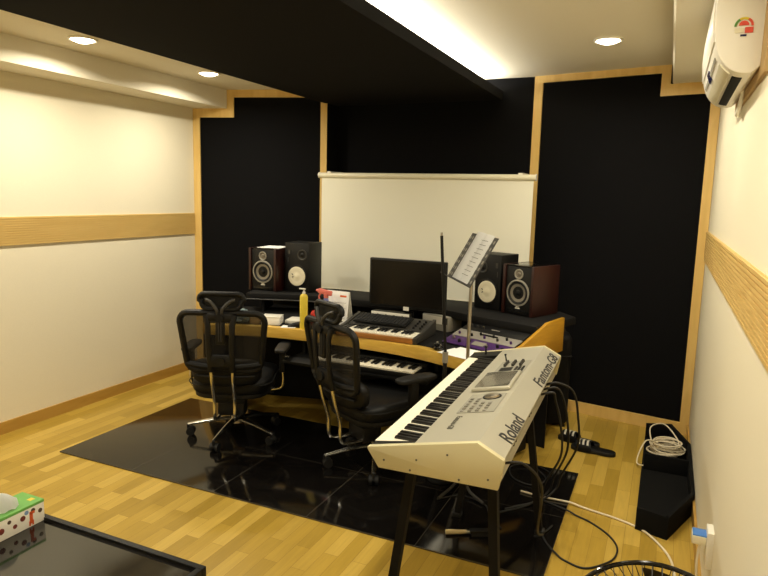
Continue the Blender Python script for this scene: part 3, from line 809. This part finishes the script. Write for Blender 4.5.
# ------------------------------------------------------------------ office chairs
def arch(z0, z1, w0, w1, rad, yf, n=7):
    """closed rounded-rectangle path in x/z, y from yf(x,z)"""
    out = []
    for cx, cz, a0 in ((w1/2-rad, z1-rad, 0), (-w1/2+rad, z1-rad, 90), (-w0/2+rad, z0+rad, 180), (w0/2-rad, z0+rad, 270)):
        for i in range(n):
            a = R(a0+90*i/(n-1)); x = cx+rad*math.cos(a); z = cz+rad*math.sin(a); out.append((x, yf(x, z), z))
    return out
def make_chair(label, base_rot):
    t = thing('office_chair', label, 'office chair', (0, 0, 0), 0, 'black mesh office chairs at the desk')
    for i in range(5):
        a = R(base_rot+72*i); d = Vector((math.cos(a), math.sin(a), 0)); n = Vector((-d.y, d.x, 0))
        arm = MB()
        arm.tube([d*.03+Vector((0, 0, .115)), d*.16+Vector((0, 0, .102)), d*.315+Vector((0, 0, .072))], lambda q: .021-.009*q, 10, smooth=5, flat=.8)
        ao = obj('base_arm', arm, 'chrome', t)
        c = d*.315
        cs = MB().cyl(c+Vector((0, 0, .045)), c+Vector((0, 0, .075)), .009)
        e = d*.018
        for s in (-1, 1): cs.cyl(c-e+n*s*.008+Vector((0, 0, .027)), c-e+n*s*.026+Vector((0, 0, .027)), .027, None, 20)
        cs.sell(c-e+Vector((0, 0, .036)), (.028, .028, .018), 1, 1, 14, 8)
        obj('caster', cs, 'rubber', ao)
    obj('hub', MB().cyl((0, 0, .088), (0, 0, .135), .042, .034), 'steel', t)
    obj('gas_lift', MB().cyl((0, 0, .13), (0, 0, .32), .024), 'black', t)
    obj('mechanism', MB().bb((-.10, -.17, .265), (.10, .13, .325), .015).cyl((.09, .02, .29), (.24, .03, .285), .007, None, 10), 'black', t)
    obj('seat_pan', MB().sell((0, .015, .335), (.238, .26, .028), .5, .55), 'black', t)
    st = MB().sell((0, .02, .385), (.250, .275, .066), .55, .5, 40, 20)
    for v in st.bm.verts:
        if v.co.y > .2: v.co.z -= (v.co.y-.2)*.35
        v.co.z += .12*v.co.x**2
    so = obj('seat', st, 'leather', t)
    obj('seam', MB().tube([(-.255, y_, .41) for y_ in (.2, .0, -.17)]+[(-.15, -.243, .405), (.15, -.243, .405)]+[(.255, y_, .41) for y_ in (-.17, .0, .2)], .004, 6, smooth=3), 'black', so)
    # chrome J tubes
    for s in (-1, 1):
        obj('back_tube', MB().tube([(s*.062, -.06, .195), (s*.062, -.24, .195), (s*.062, -.298, .225), (s*.062, -.305, .33), (s*.063, -.345, .46), (s*.066, -.365, .56)], .0105, 10, smooth=6), 'chrome', t)
    obj('tube_clamp', MB().bb((-.085, -.15, .18), (.085, -.05, .27), .008), 'black', t)
    yb = lambda x, z: -.315-.055*(z-.53)/.37+.42*x*x*.8
    fr = MB().tube(arch(.525, .885, .45, .505, .06, yb), .019, 10, True)
    fr.tube([(x, yb(x, .565)-.004, .565+.02*(1-(x/.22)**2)*-1) for x in [-.225+.045*i for i in range(11)]], .017, 8)
    fo = obj('back_frame', fr, 'black', t)
    pn = MB()
    def pf_(a, b):
        z = .54+.335*b; wv_ = (.45+(.505-.45)*b)/2-.012; x = -wv_+2*wv_*a; return (x, yb(x, z)+.004, z)
    pn.sheet(pf_, 14, 8); obj('mesh_panel', pn, 'mesh', t)
    for s in (-1, 1):
        obj('spine', MB().tube([(s*.066, -.36, .53), (s*.066, -.378, .60), (s*.070, -.392, .75), (s*.072, -.392, .82), (s*.085, -.384, .878)], .0135, 10, smooth=6, flat=1.3), 'black', t)
    obj('spine_bridge', MB().box((0, -.375, .60), (.15, .03, .075), None, .012).cyl((0, -.385, .60), (0, -.402, .60), .026), 'black', t)
    obj('top_yoke', MB().box((0, -.385, .865), (.15, .032, .05), None, .012).cyl((0, -.39, .865), (0, -.415, .865), .024).bb((-.028, -.392, .70), (.028, -.378, .86), .006), 'black', t)
    obj('slide_rail', MB().bb((-.010, -.400, .72), (-.004, -.391, .84)).bb((.004, -.400, .72), (.010, -.391, .84)), 'darkgrey', t)
    # lumbar pad
    lp = MB().sell((0, -.27, .50), (.215, .045, .085), .6, .6, 32, 16)
    for v in lp.bm.verts: v.co.y += .9*v.co.x**2
    lo = obj('lumbar_pad', lp, 'leather', t)
    obj('lumbar_rib', MB().tube([(x, -.318+.9*x*x, .485) for x in [-.18+.04*i for i in range(10)]], .008, 8).tube([(x, -.318+.9*x*x, .525) for x in [-.18+.04*i for i in range(10)]], .008, 8), 'black', lo)
    # headrest
    yh = lambda x, z: -.365+.06*(z-.95)+.9*x*x
    ph = arch(.908, 1.005, .235, .265, .042, yh)
    ph = [(x, y, z-.012*math.cos(x/.15*PI/2) if z > .96 else z) for x, y, z in ph]
    obj('headrest_frame', MB().tube(ph, .015, 10, True), 'black', t)
    hp = MB(); hp.sheet(lambda a, b: (-.122+.244*a, yh(-.122+.244*a, .915+.075*b)+.004, .915+.076*b), 10, 5); obj('headrest_pad', hp, 'leather', t)
    hb = MB()
    for s in (-1, 1): hb.tube([(s*.012, -.392, .88), (s*.018, -.40, .915), (s*.055, -.385, .955), (s*.085, -.37, .965)], .010, 8, smooth=5)
    obj('headrest_bracket', hb, 'darkgrey', t)
    # armrests
    for s in (-1, 1):
        ar = obj('armrest', MB().sell((s*.30, .04, .590), (.042, .135, .019), .6, .5, 28, 12), 'rubber', t)
        obj('arm_post', MB().bb((s*.30-.018, -.005, .43), (s*.30+.018, .05, .58), .006), 'black', ar)
        obj('arm_bracket', MB().tube([(s*.30, .022, .45), (s*.302, .022, .36), (s*.27, .022, .315), (s*.12, .022, .305)], .011, 10, smooth=5), 'chrome', ar)
    return t
c1_ = make_chair('black mesh office chair, the left one, standing before the yellow-bottle end of the desk', 257)
c1_.location = (-2.50, 3.26, .008); c1_.rotation_euler = (0, 0, R(24))
# base of the second chair stands turned the other way
c2_ = copy_tree(c1_); c2_.location = (-1.49, 3.285, .008); c2_.rotation_euler = (0, 0, R(-29))
for o in children(c2_):
    if o.name.startswith('armrest') and sum(v.co.x for v in o.data.vertices) < 0: o.location.z = -.115
c2_['label'] = 'black mesh office chair turned to the right, nearest the silver synthesizer'
for o in children(c2_):
    if o.name.startswith('base_arm'): o.rotation_euler = (0, 0, R(220+29-(257)))

# ------------------------------------------------------------------ air conditioner
A = thing('air_conditioner', 'white wall-mounted air conditioner with an energy sticker, high on right wall', 'air conditioner', (.16, 2.87, 2.02))
pr = [(.236, 2.058), (.205, 2.030), (.155, 2.036), (.115, 2.072), (.092, 2.13), (.084, 2.22), (.088, 2.30), (.108, 2.34), (.236, 2.345)]
prs = [(p[0], p[1]) for p in catmull([(x, z, 0) for x, z in pr], 5)]
XZ = Matrix(((1, 0, 0, 0), (0, 0, -1, 0), (0, 1, 0, 0), (0, 0, 0, 1)))
obj('casing', MB().prism(prs, -3.30, -2.45, XZ, .004), 'white', A, True, 50)
obj('front_panel', MB().prism([(.0915, 2.138), (.0835, 2.22), (.087, 2.30), (.107, 2.342), (.100, 2.343), (.081, 2.303), (.0775, 2.22), (.086, 2.136)], -3.285, -2.465, XZ, .0015), 'white', A, True, 50)
def onp(a, b, s0, s1, y0, y1, out=.002):
    a = Vector(a); b = Vector(b); d = b-a; n = Vector((-d.y, d.x)).normalized()
    if n.x > 0 or (abs(n.x) < .2 and n.y > 0): n = -n
    p, q = a+d*s0, a+d*s1
    return MB().prism([tuple(p-n*.001), tuple(q-n*.001), tuple(q+n*out), tuple(p+n*out)], -y1, -y0, XZ)
def curved(i0, i1, y0, y1, out):
    P = [Vector(p) for p in prs[i0:i1+1]]; N = []
    for i, p in enumerate(P):
        d = P[min(i+1, len(P)-1)]-P[max(i-1, 0)]; N.append(Vector((d.y, -d.x)).normalized()*-1)
    c0 = Vector((.18, 2.2)); N = [n if n.dot(p-c0) > 0 else -n for n, p in zip(N, P)]
    return MB().prism([tuple(p+n*out) for p, n in zip(P, N)]+[tuple(p-n*.002) for p, n in list(zip(P, N))[::-1]], -y1, -y0, XZ)
obj('air_slot', curved(7, 10, 2.53, 3.20, .0025), 'blackmatte', A, True)
obj('louver', curved(11, 15, 2.50, 3.25, .004), 'screenbar', A, True)
obj('display_strip', curved(17, 18, 2.55, 3.22, .003), 'grey', A, True)
obj('display', curved(16, 19, 2.86, 2.96, .004), 'navy', A, True)
def arc_band(cx, cz, r0, r1, a0, a1, y, n=8):
    P = [(cx+r1*math.cos(R(a0+(a1-a0)*i/n)), cz+r1*math.sin(R(a0+(a1-a0)*i/n))) for i in range(n+1)]
    P += [(cx+r0*math.cos(R(a1+(a0-a1)*i/n)), cz+r0*math.sin(R(a1+(a0-a1)*i/n))) for i in range(n+1)]
    return MB().prism(P, -y-.001, -y+.0015, XZ)
ex, ez, ey = .170, 2.178, 2.4485
for a0, a1, cm_ in ((0, 60, 'labelred'), (60, 120, 'labelyellow'), (120, 180, 'labelgreen')):
    obj('energy_sticker', arc_band(ex, ez, (.021), .028, a0, a1, ey), cm_, A, True)
obj('energy_sticker', arc_band(ex, ez+.002, (.0001), .015, 0, 180, ey), 'labelred', A, True)
obj('energy_sticker', MB().bb((ex+.004, ey-.001, ez-.022), (ex+.028, ey+.001, ez-.004)), 'labelred', A, True)
obj('energy_sticker', MB().bb((ex-.026, ey-.001, ez-.020), (ex+.0, ey+.001, ez-.006)), 'screenbar', A, True)
obj('energy_sticker', MB().bb((ex-.008, ey-.001, ez-.032), (ex+.010, ey+.001, ez-.026)), 'navy', A, True)
obj('mounting_board', MB().bb((.228, 2.32, 2.008), (.247, 3.30, 2.36), .002), 'tan', A, True)
obj('drain_hose', MB().tube([(.225, 2.9, 2.06), (.22, 2.95, 2.0), (.215, 3.0, 1.965), (.225, 3.06, 1.975), (.235, 3.1, 2.03)], .008, 8, smooth=5), 'white', A, True)
# ------------------------------------------------------------------ low black table and tissue box
t = thing('glass_table', 'low black glass-topped table with raised rim in the near left corner', 'coffee table', (-1.95, 1.1, 0))
tx0, tx1, ty0, ty1, tz = -2.65, -1.272, .72, 1.495, .40
rim = MB().bb((tx0, ty1-.022, tz-.05), (tx1, ty1, tz), .002).bb((tx0, ty0, tz-.05), (tx1, ty0+.022, tz), .002).bb((tx0, ty0+.022, tz-.05), (tx0+.022, ty1-.022, tz), .002).bb((tx1-.022, ty0+.022, tz-.05), (tx1, ty1-.022, tz), .002)
obj('frame', rim, 'black', t, True)
obj('glass_top', MB().bb((tx0+.022, ty0+.022, tz-.022), (tx1-.022, ty1-.022, tz-.012)), 'glass', t, True)
obj('lower_shelf', MB().bb((tx0+.03, ty0+.03, .14), (tx1-.03, ty1-.03, .155)), 'black', t, True)
for x in (tx0, tx1-.04):
    for y in (ty0, ty1-.04): obj('leg', MB().bb((x, y, 0), (x+.04, y+.04, tz-.05), .002), 'black', t, True)
obj('corner_bolt', MB().cyl((tx1-.001, ty1-.05, tz-.025), (tx1+.003, ty1-.05, tz-.025), .006, None, 12), 'steel', t, True)
t = thing('tissue_box', 'white and green tissue box with printed dots on the low black table', 'tissue box', (-2.06, 1.362, tz-.0115))
obj('carton', MB().bb((-.058, -.115, 0), (.058, .115, .082), .002), 'white', t)
obj('green_top', MB().bb((-.0585, -.1155, .072), (.0585, .1155, .0826), .001), 'green', t)
dots = [('maroon', .03, .045, .010), ('brownprint', .098, .046, .008), ('brownprint', .07, .058, .0085), ('maroon', -.05, .035, .011), ('skyprint', .045, .060, .008), ('brownprint', -.08, .052, .009), ('maroon', .0, .030, .008), ('brownprint', -.02, .055, .007)]
for c_, y, z, r in dots:
    obj('printed_dot', MB().cyl((.0575, y, z), (.0588, y, z), r, None, 18), c_, t)
obj('orange_print', MB().box((.0585, .062, .032), (.0012, .012, .04)).box((.0585, .066, .052), (.0012, .020, .010)).box((.0585, .056, .014), (.0012, .006, .018)).box((.0585, .068, .014), (.0012, .006, .018)), 'orange', t)
obj('orange_print', MB().box((.022, .09, .0828), (.02, .02, .001)), 'labelyellow', t)
rng = random.Random(2)
ts = MB()
ts.sheet(lambda a, b: (-.03+.06*a+.012*math.sin(7*b+3*a), -.085+.13*b, .078+.085*math.sin(PI*min(1, a*1.0))*(0.7+.3*math.sin(5*b))+.012*math.sin(9*b+2*a)), 10, 12, .001)
obj('tissue', ts, 'paper', t)

# ------------------------------------------------------------------ pedestal fan
t = thing('pedestal_fan', 'pedestal fan with dark round wire cage at the bottom edge', 'fan', (.05, 1.43, 0))
FZ, FRd = .607, .203
fm = Matrix.Translation((0, 0, FZ)) @ Matrix.Rotation(R(90), 4, 'X')       # fan axis along -y (z of frame)
def ring(mb, r, z, th): mb.tube([(r*math.cos(2*PI*i/48), r*math.sin(2*PI*i/48), z) for i in range(48)], th, 8, True)
cg = MB(); ring(cg, FRd, 0, .0055); cg.bm.transform(fm); obj('cage_rim', cg, 'blackgloss', t)
for s, nm in ((1, 'front_cage'), (-1, 'rear_cage')):
    cg = MB()
    for i in range(60):
        a = 2*PI*i/60; c_, s_ = math.cos(a), math.sin(a)
        cg.tube([(FRd*c_, FRd*s_, 0), (FRd*.93*c_, FRd*.93*s_, s*.03), (FRd*.6*c_, FRd*.6*s_, s*.055), (.04*c_, .04*s_, s*.06)], .0011, 5)
    ring(cg, FRd*.9, s*.034, .0014); ring(cg, FRd*.55, s*.057, .0014)
    cg.lathe([(0, s*.066), (.042, s*.064), (.045, s*.056), (0, s*.056)])
    cg.bm.transform(fm); obj(nm, cg, 'fanmotor', t)
for i in range(5):
    b = MB()
    def bl(a, v, i=i):
        r = .035+.145*v; an = 2*PI*i/5+(a-.5)*(.85+.25*v); return (r*math.cos(an), r*math.sin(an), (a-.5)*-.045)
    b.sheet(bl, 8, 8, .002); b.bm.transform(fm); obj('blade', b, 'fanblade', t)
obj('motor', MB().sell((0, .12, FZ), (.06, .075, .065), .7, .8), 'fanmotor', t)
obj('pole', MB().cyl((0, .12, .03), (0, .12, FZ-.05), .013).cyl((0, .12, .03), (0, .12, .32), .018), 'black', t)
obj('base', MB().lathe([(0, 0), (.165, 0), (.17, .01), (.15, .025), (.03, .045), (0, .045)], Matrix.Translation((0, .12, 0))), 'black', t)

# ------------------------------------------------------------------ black floor box with cable coil
t = thing('open_shelf_box', 'black open box with cut corners and a divider on the floor at right wall', 'box', (.1, 3.85, 0))
out = [(-.03, 3.18), (.115, 3.135), (.238, 3.48), (.238, 4.22), (.13, 4.56), (-.03, 4.50)]
obj('bottom_panel', MB().prism(out, 0.0, .014), 'boxfab', t, True)
wm = MB()
for a, b in zip(out, out[1:]):
    a = Vector(a); b = Vector(b); d = (b-a).normalized(); n = Vector((-d.y, d.x))
    P = [a, b, b+n*.018, a+n*.018]
    obj('side_wall', MB().prism([tuple(p) for p in P], .014, .115, None, .003), 'boxfab', t, True)
obj('divider', MB().bb((-.02, 3.93, .014), (.22, 3.948, .112), .003), 'boxfab', t, True)
rng = random.Random(3)
cl = MB()
for k in range(16):
    rx = rng.uniform(.06, .105); ry = rng.uniform(.05, .10); cx = .10+rng.uniform(-.012, .012); cy = 4.20+rng.uniform(-.02, .02); z = .022+k*.005
    ph = rng.uniform(0, 6); tx, ty = rng.uniform(-.1, .1), rng.uniform(-.15, .15)
    cl.tube([(cx+rx*math.cos(ph+2*PI*i/20), cy+ry*math.sin(ph+2*PI*i/20), z+tx*rx*math.cos(ph+2*PI*i/20)+ty*ry*math.sin(ph+2*PI*i/20)+.012) for i in range(20)], .0042, 6, True)
cl.tube([(.05, 4.18, .10), (-.02, 4.10, .13), (-.06, 4.0, .03), (-.02, 3.97, .02), (.02, 4.0, .03)], .0042, 6, smooth=8)
cl.tube([(.02, 4.12, .10), (.0, 4.28, .16), (.08, 4.36, .17), (.16, 4.26, .12), (.17, 4.15, .10)], .0042, 6, smooth=8)
o = obj('cable_coil', cl, 'cream'); tag(o, 'bundle of coiled pale cable lying in the black floor box', 'cable')

# ------------------------------------------------------------------ slide sandals
def slide(loc, rz, label):
    t = thing('slide_sandal', label, 'sandal', loc, R(rz), 'pair of striped slide sandals')
    def ol(g=0):
        P = []
        for i in range(32):
            a = 2*PI*i/32; y = .14*math.sin(a); w_ = .047-.008*math.sin(a*1)*-1 if y > 0 else .042+.0*y
            x = math.copysign(abs(math.cos(a))**.75, math.cos(a))*(w_+g-.006*math.cos(PI*y/.14))
            P.append((x, y*(1+g/.14)))
        return P
    obj('sole', MB().prism(ol(), 0, .026, None, .005), 'rubber', t)
    obj('footbed', MB().prism(ol(-.006), .024, .029, None, .001), 'black', t)
    arc = lambda a: (-.052*math.cos(PI*a), .012+.054*math.sin(PI*a)**.8)
    def st(y0, y1, o=0):
        mb = MB(); mb.sheet(lambda a, b: (arc(a)[0]*(1+o*18), y0+(y1-y0)*b+.012*math.sin(PI*a), arc(a)[1]+o), 16, 3, .004); return mb
    so = obj('strap', st(-.0, .095), 'black', t)
    for k in range(3):
        y0 = .014+k*.027
        mb = MB(); mb.sheet(lambda a, b: (arc(.2+.6*a)[0]*1.04, y0+.013*b+.012*math.sin(PI*(.2+.6*a)), arc(.2+.6*a)[1]+.0045), 12, 1, .001)
        obj('stripe', mb, 'white', so)
    return t
slide((-.325, 4.09, 0), 84, 'black slide sandal with white stripes, front one of the pair')
slide((-.43, 4.21, 0), 78, 'black slide sandal with white stripes, rear one half behind the other')

# ------------------------------------------------------------------ upright black case behind the synthesizer
t = thing('upright_case', 'black rounded upright case on the floor between desk and slide sandals', 'case', (-.675, 4.53, 0), R(14))
obj('shell', MB().box((0, 0, .34), (.225, .22, .66), None, .045, 4), 'blackmatte', t)
obj('lid_seam', MB().box((0, 0, .52), (.229, .224, .008), None, .003), 'rubber', t)
obj('handle', MB().tube([(-.06, 0, .668), (-.05, 0, .70), (.05, 0, .70), (.06, 0, .668)], .008, 8, smooth=5), 'rubber', t)
for sx in (-1, 1):
    for sy in (-1, 1): obj('foot', MB().cyl((sx*.08, sy*.07, 0), (sx*.08, sy*.07, .014), .02, None, 14), 'rubber', t)

# ------------------------------------------------------------------ outlet and plug
t = thing('wall_outlet', 'white surface-mounted outlet box low on the right wall', 'outlet', (.24, 2.47, .28))
obj('housing', MB().bb((.220, 2.425, .285), (.247, 2.505, .425), .003), 'white', t, True)
obj('socket_hole', MB().cyl((.2205, 2.465, .325), (.2185, 2.465, .325), .017, None, 18), 'screenbar', t, True)
t = thing('plug_adapter', 'blue-faced plug adapter in the white wall outlet', 'plug', (.2, 2.47, .37))
obj('shell', MB().bb((.172, 2.44, .365), (.2195, 2.50, .398), .003), 'screenbar', t, True)
obj('blue_face', MB().bb((.174, 2.442, .397), (.226, 2.498, .402), .001), 'bluebox', t, True)
obj('plug_cord', MB().tube([(.20, 2.45, .366), (.195, 2.43, .28), (.215, 2.40, .12), (.225, 2.30, .01), (.20, 2.05, .006), (.215, 1.8, .006)], .0045, 8, smooth=8), 'cream', t, True)

# ------------------------------------------------------------------ hand brush on the tiles
t = thing('hand_brush', 'small dark hand brush with cream handle on the black tiles', 'brush', (-.745, 2.74, .008), R(27))
obj('handle', MB().tube([(-.115, 0, .016), (-.09, 0, .017), (-.05, 0, .016), (-.015, 0, .017)], lambda q: .012-.004*abs(q-.3), 12, smooth=4), 'handle', t)
obj('ferrule', MB().cyl((-.018, 0, .016), (.005, 0, .016), .009), 'steel', t)
obj('brush_head', MB().box((.055, 0, .022), (.11, .035, .012), None, .004), 'black', t)
obj('bristles', MB().box((.058, 0, .008), (.10, .03, .016)), 'bristle', t)

# ------------------------------------------------------------------ cables
def cable(pts, r, m, name, label, n=8):
    o = obj(name, MB().tube(pts, r, 8, smooth=n), m); tag(o, label, 'cable'); return o
cable([(-.62, 3.30, .014), (-.50, 3.285, .014), (-.36, 3.288, .0142), (-.30, 3.278, .008), (-.22, 3.26, .006), (-.12, 3.235, .006), (-.005, 3.182, .006), (.07, 3.09, .006), (.13, 2.961, .006), (.15, 2.80, .006), (.16, 2.60, .006)], .0055, 'cream', 'white_cable', 'white cable running over the wooden floor towards the wall outlet')
cable([(-.60, 3.32, .012), (-.49, 3.25, .012), (-.36, 3.195, .0135), (-.31, 3.175, .006), (-.237, 3.139, .005), (-.15, 3.06, .005), (-.10, 2.97, .005), (-.095, 2.88, .005), (-.125, 2.80, .005), (-.21, 2.71, .005), (-.30, 2.73, .005), (-.345, 2.765, .008), (-.40, 2.83, .0135), (-.45, 2.95, .012), (-.47, 3.1, .012)], .0045, 'rubber', 'black_floor_cable', 'black cable looping over the wooden floor beside the tiles')
def SW(u, w_, v):                               # synthesizer local -> world
    return world_of(S) @ Vector((u, w_, v))
lab = ['black cable from the far end of the synthesizer hanging in a wide arc', 'black cable hanging just nearer than the wide arc cable', 'black cable hanging from the middle of the synthesizer rear', 'thin black cable from the near end of the synthesizer to the tiles']
for k, (w_, dx, ex_, ey_) in enumerate(((1.06, .115, -.44, 3.34), (.98, .075, -.47, 3.30), (.90, .055, -.50, 3.24))):
    a = SW(.424, w_, .04)
    cable([a, a+Vector((.05, .01, .012)), a+Vector((dx, .05, -.03)), a+Vector((dx+.02, .12, -.16)), a+Vector((dx+.02, .20, -.34)), Vector((ex_+.03, ey_-.06, .16)), Vector((ex_, ey_, .05)), Vector((ex_-.06, ey_-.1, .014)), Vector((ex_-.18, ey_-.24, .014))], .0055, 'rubber', 'hanging_cable', lab[k])
a = SW(.424, .12, .04)
cable([a, a+Vector((.06, .02, .0)), a+Vector((.10, .14, -.12)), Vector((-.36, 2.3, .35)), Vector((-.40, 2.7, .12)), Vector((-.46, 2.86, .014)), Vector((-.42, 2.93, .014)), Vector((-.40, 3.0, .014))], .0045, 'rubber', 'hanging_cable', lab[3])
for k, (pts, lb) in enumerate((
    ([(-.50, 3.60, .014), (-.62, 3.68, .014), (-.74, 3.60, .014), (-.70, 3.45, .014), (-.58, 3.40, .014), (-.52, 3.5, .020), (-.60, 3.62, .022)], 'black cable coiled on the tiles under the far end of the synthesizer'),
    ([(-1.0, 3.0, .013), (-.9, 3.10, .013), (-.76, 3.06, .013), (-.7, 2.95, .013), (-.62, 2.86, .013)], 'thin dark cable trailing over the tiles behind the hand brush'))):
    cable(pts, .004, 'rubber', 'tile_cable', lb)

# ------------------------------------------------------------------ world and view
W = bpy.data.worlds.new('world'); SC.world = W; W.use_nodes = True
W.node_tree.nodes['Background'].inputs[0].default_value = (.02, .02, .02, 1)
vs = SC.view_settings
vs.view_transform = 'Standard'; vs.look = 'None'; vs.gamma = 1; vs.use_curve_mapping = False
vs.exposure = -0.8
SC.cycles.use_denoising = True
SC.cycles.max_bounces = 8
SC.cycles.transparent_max_bounces = 12
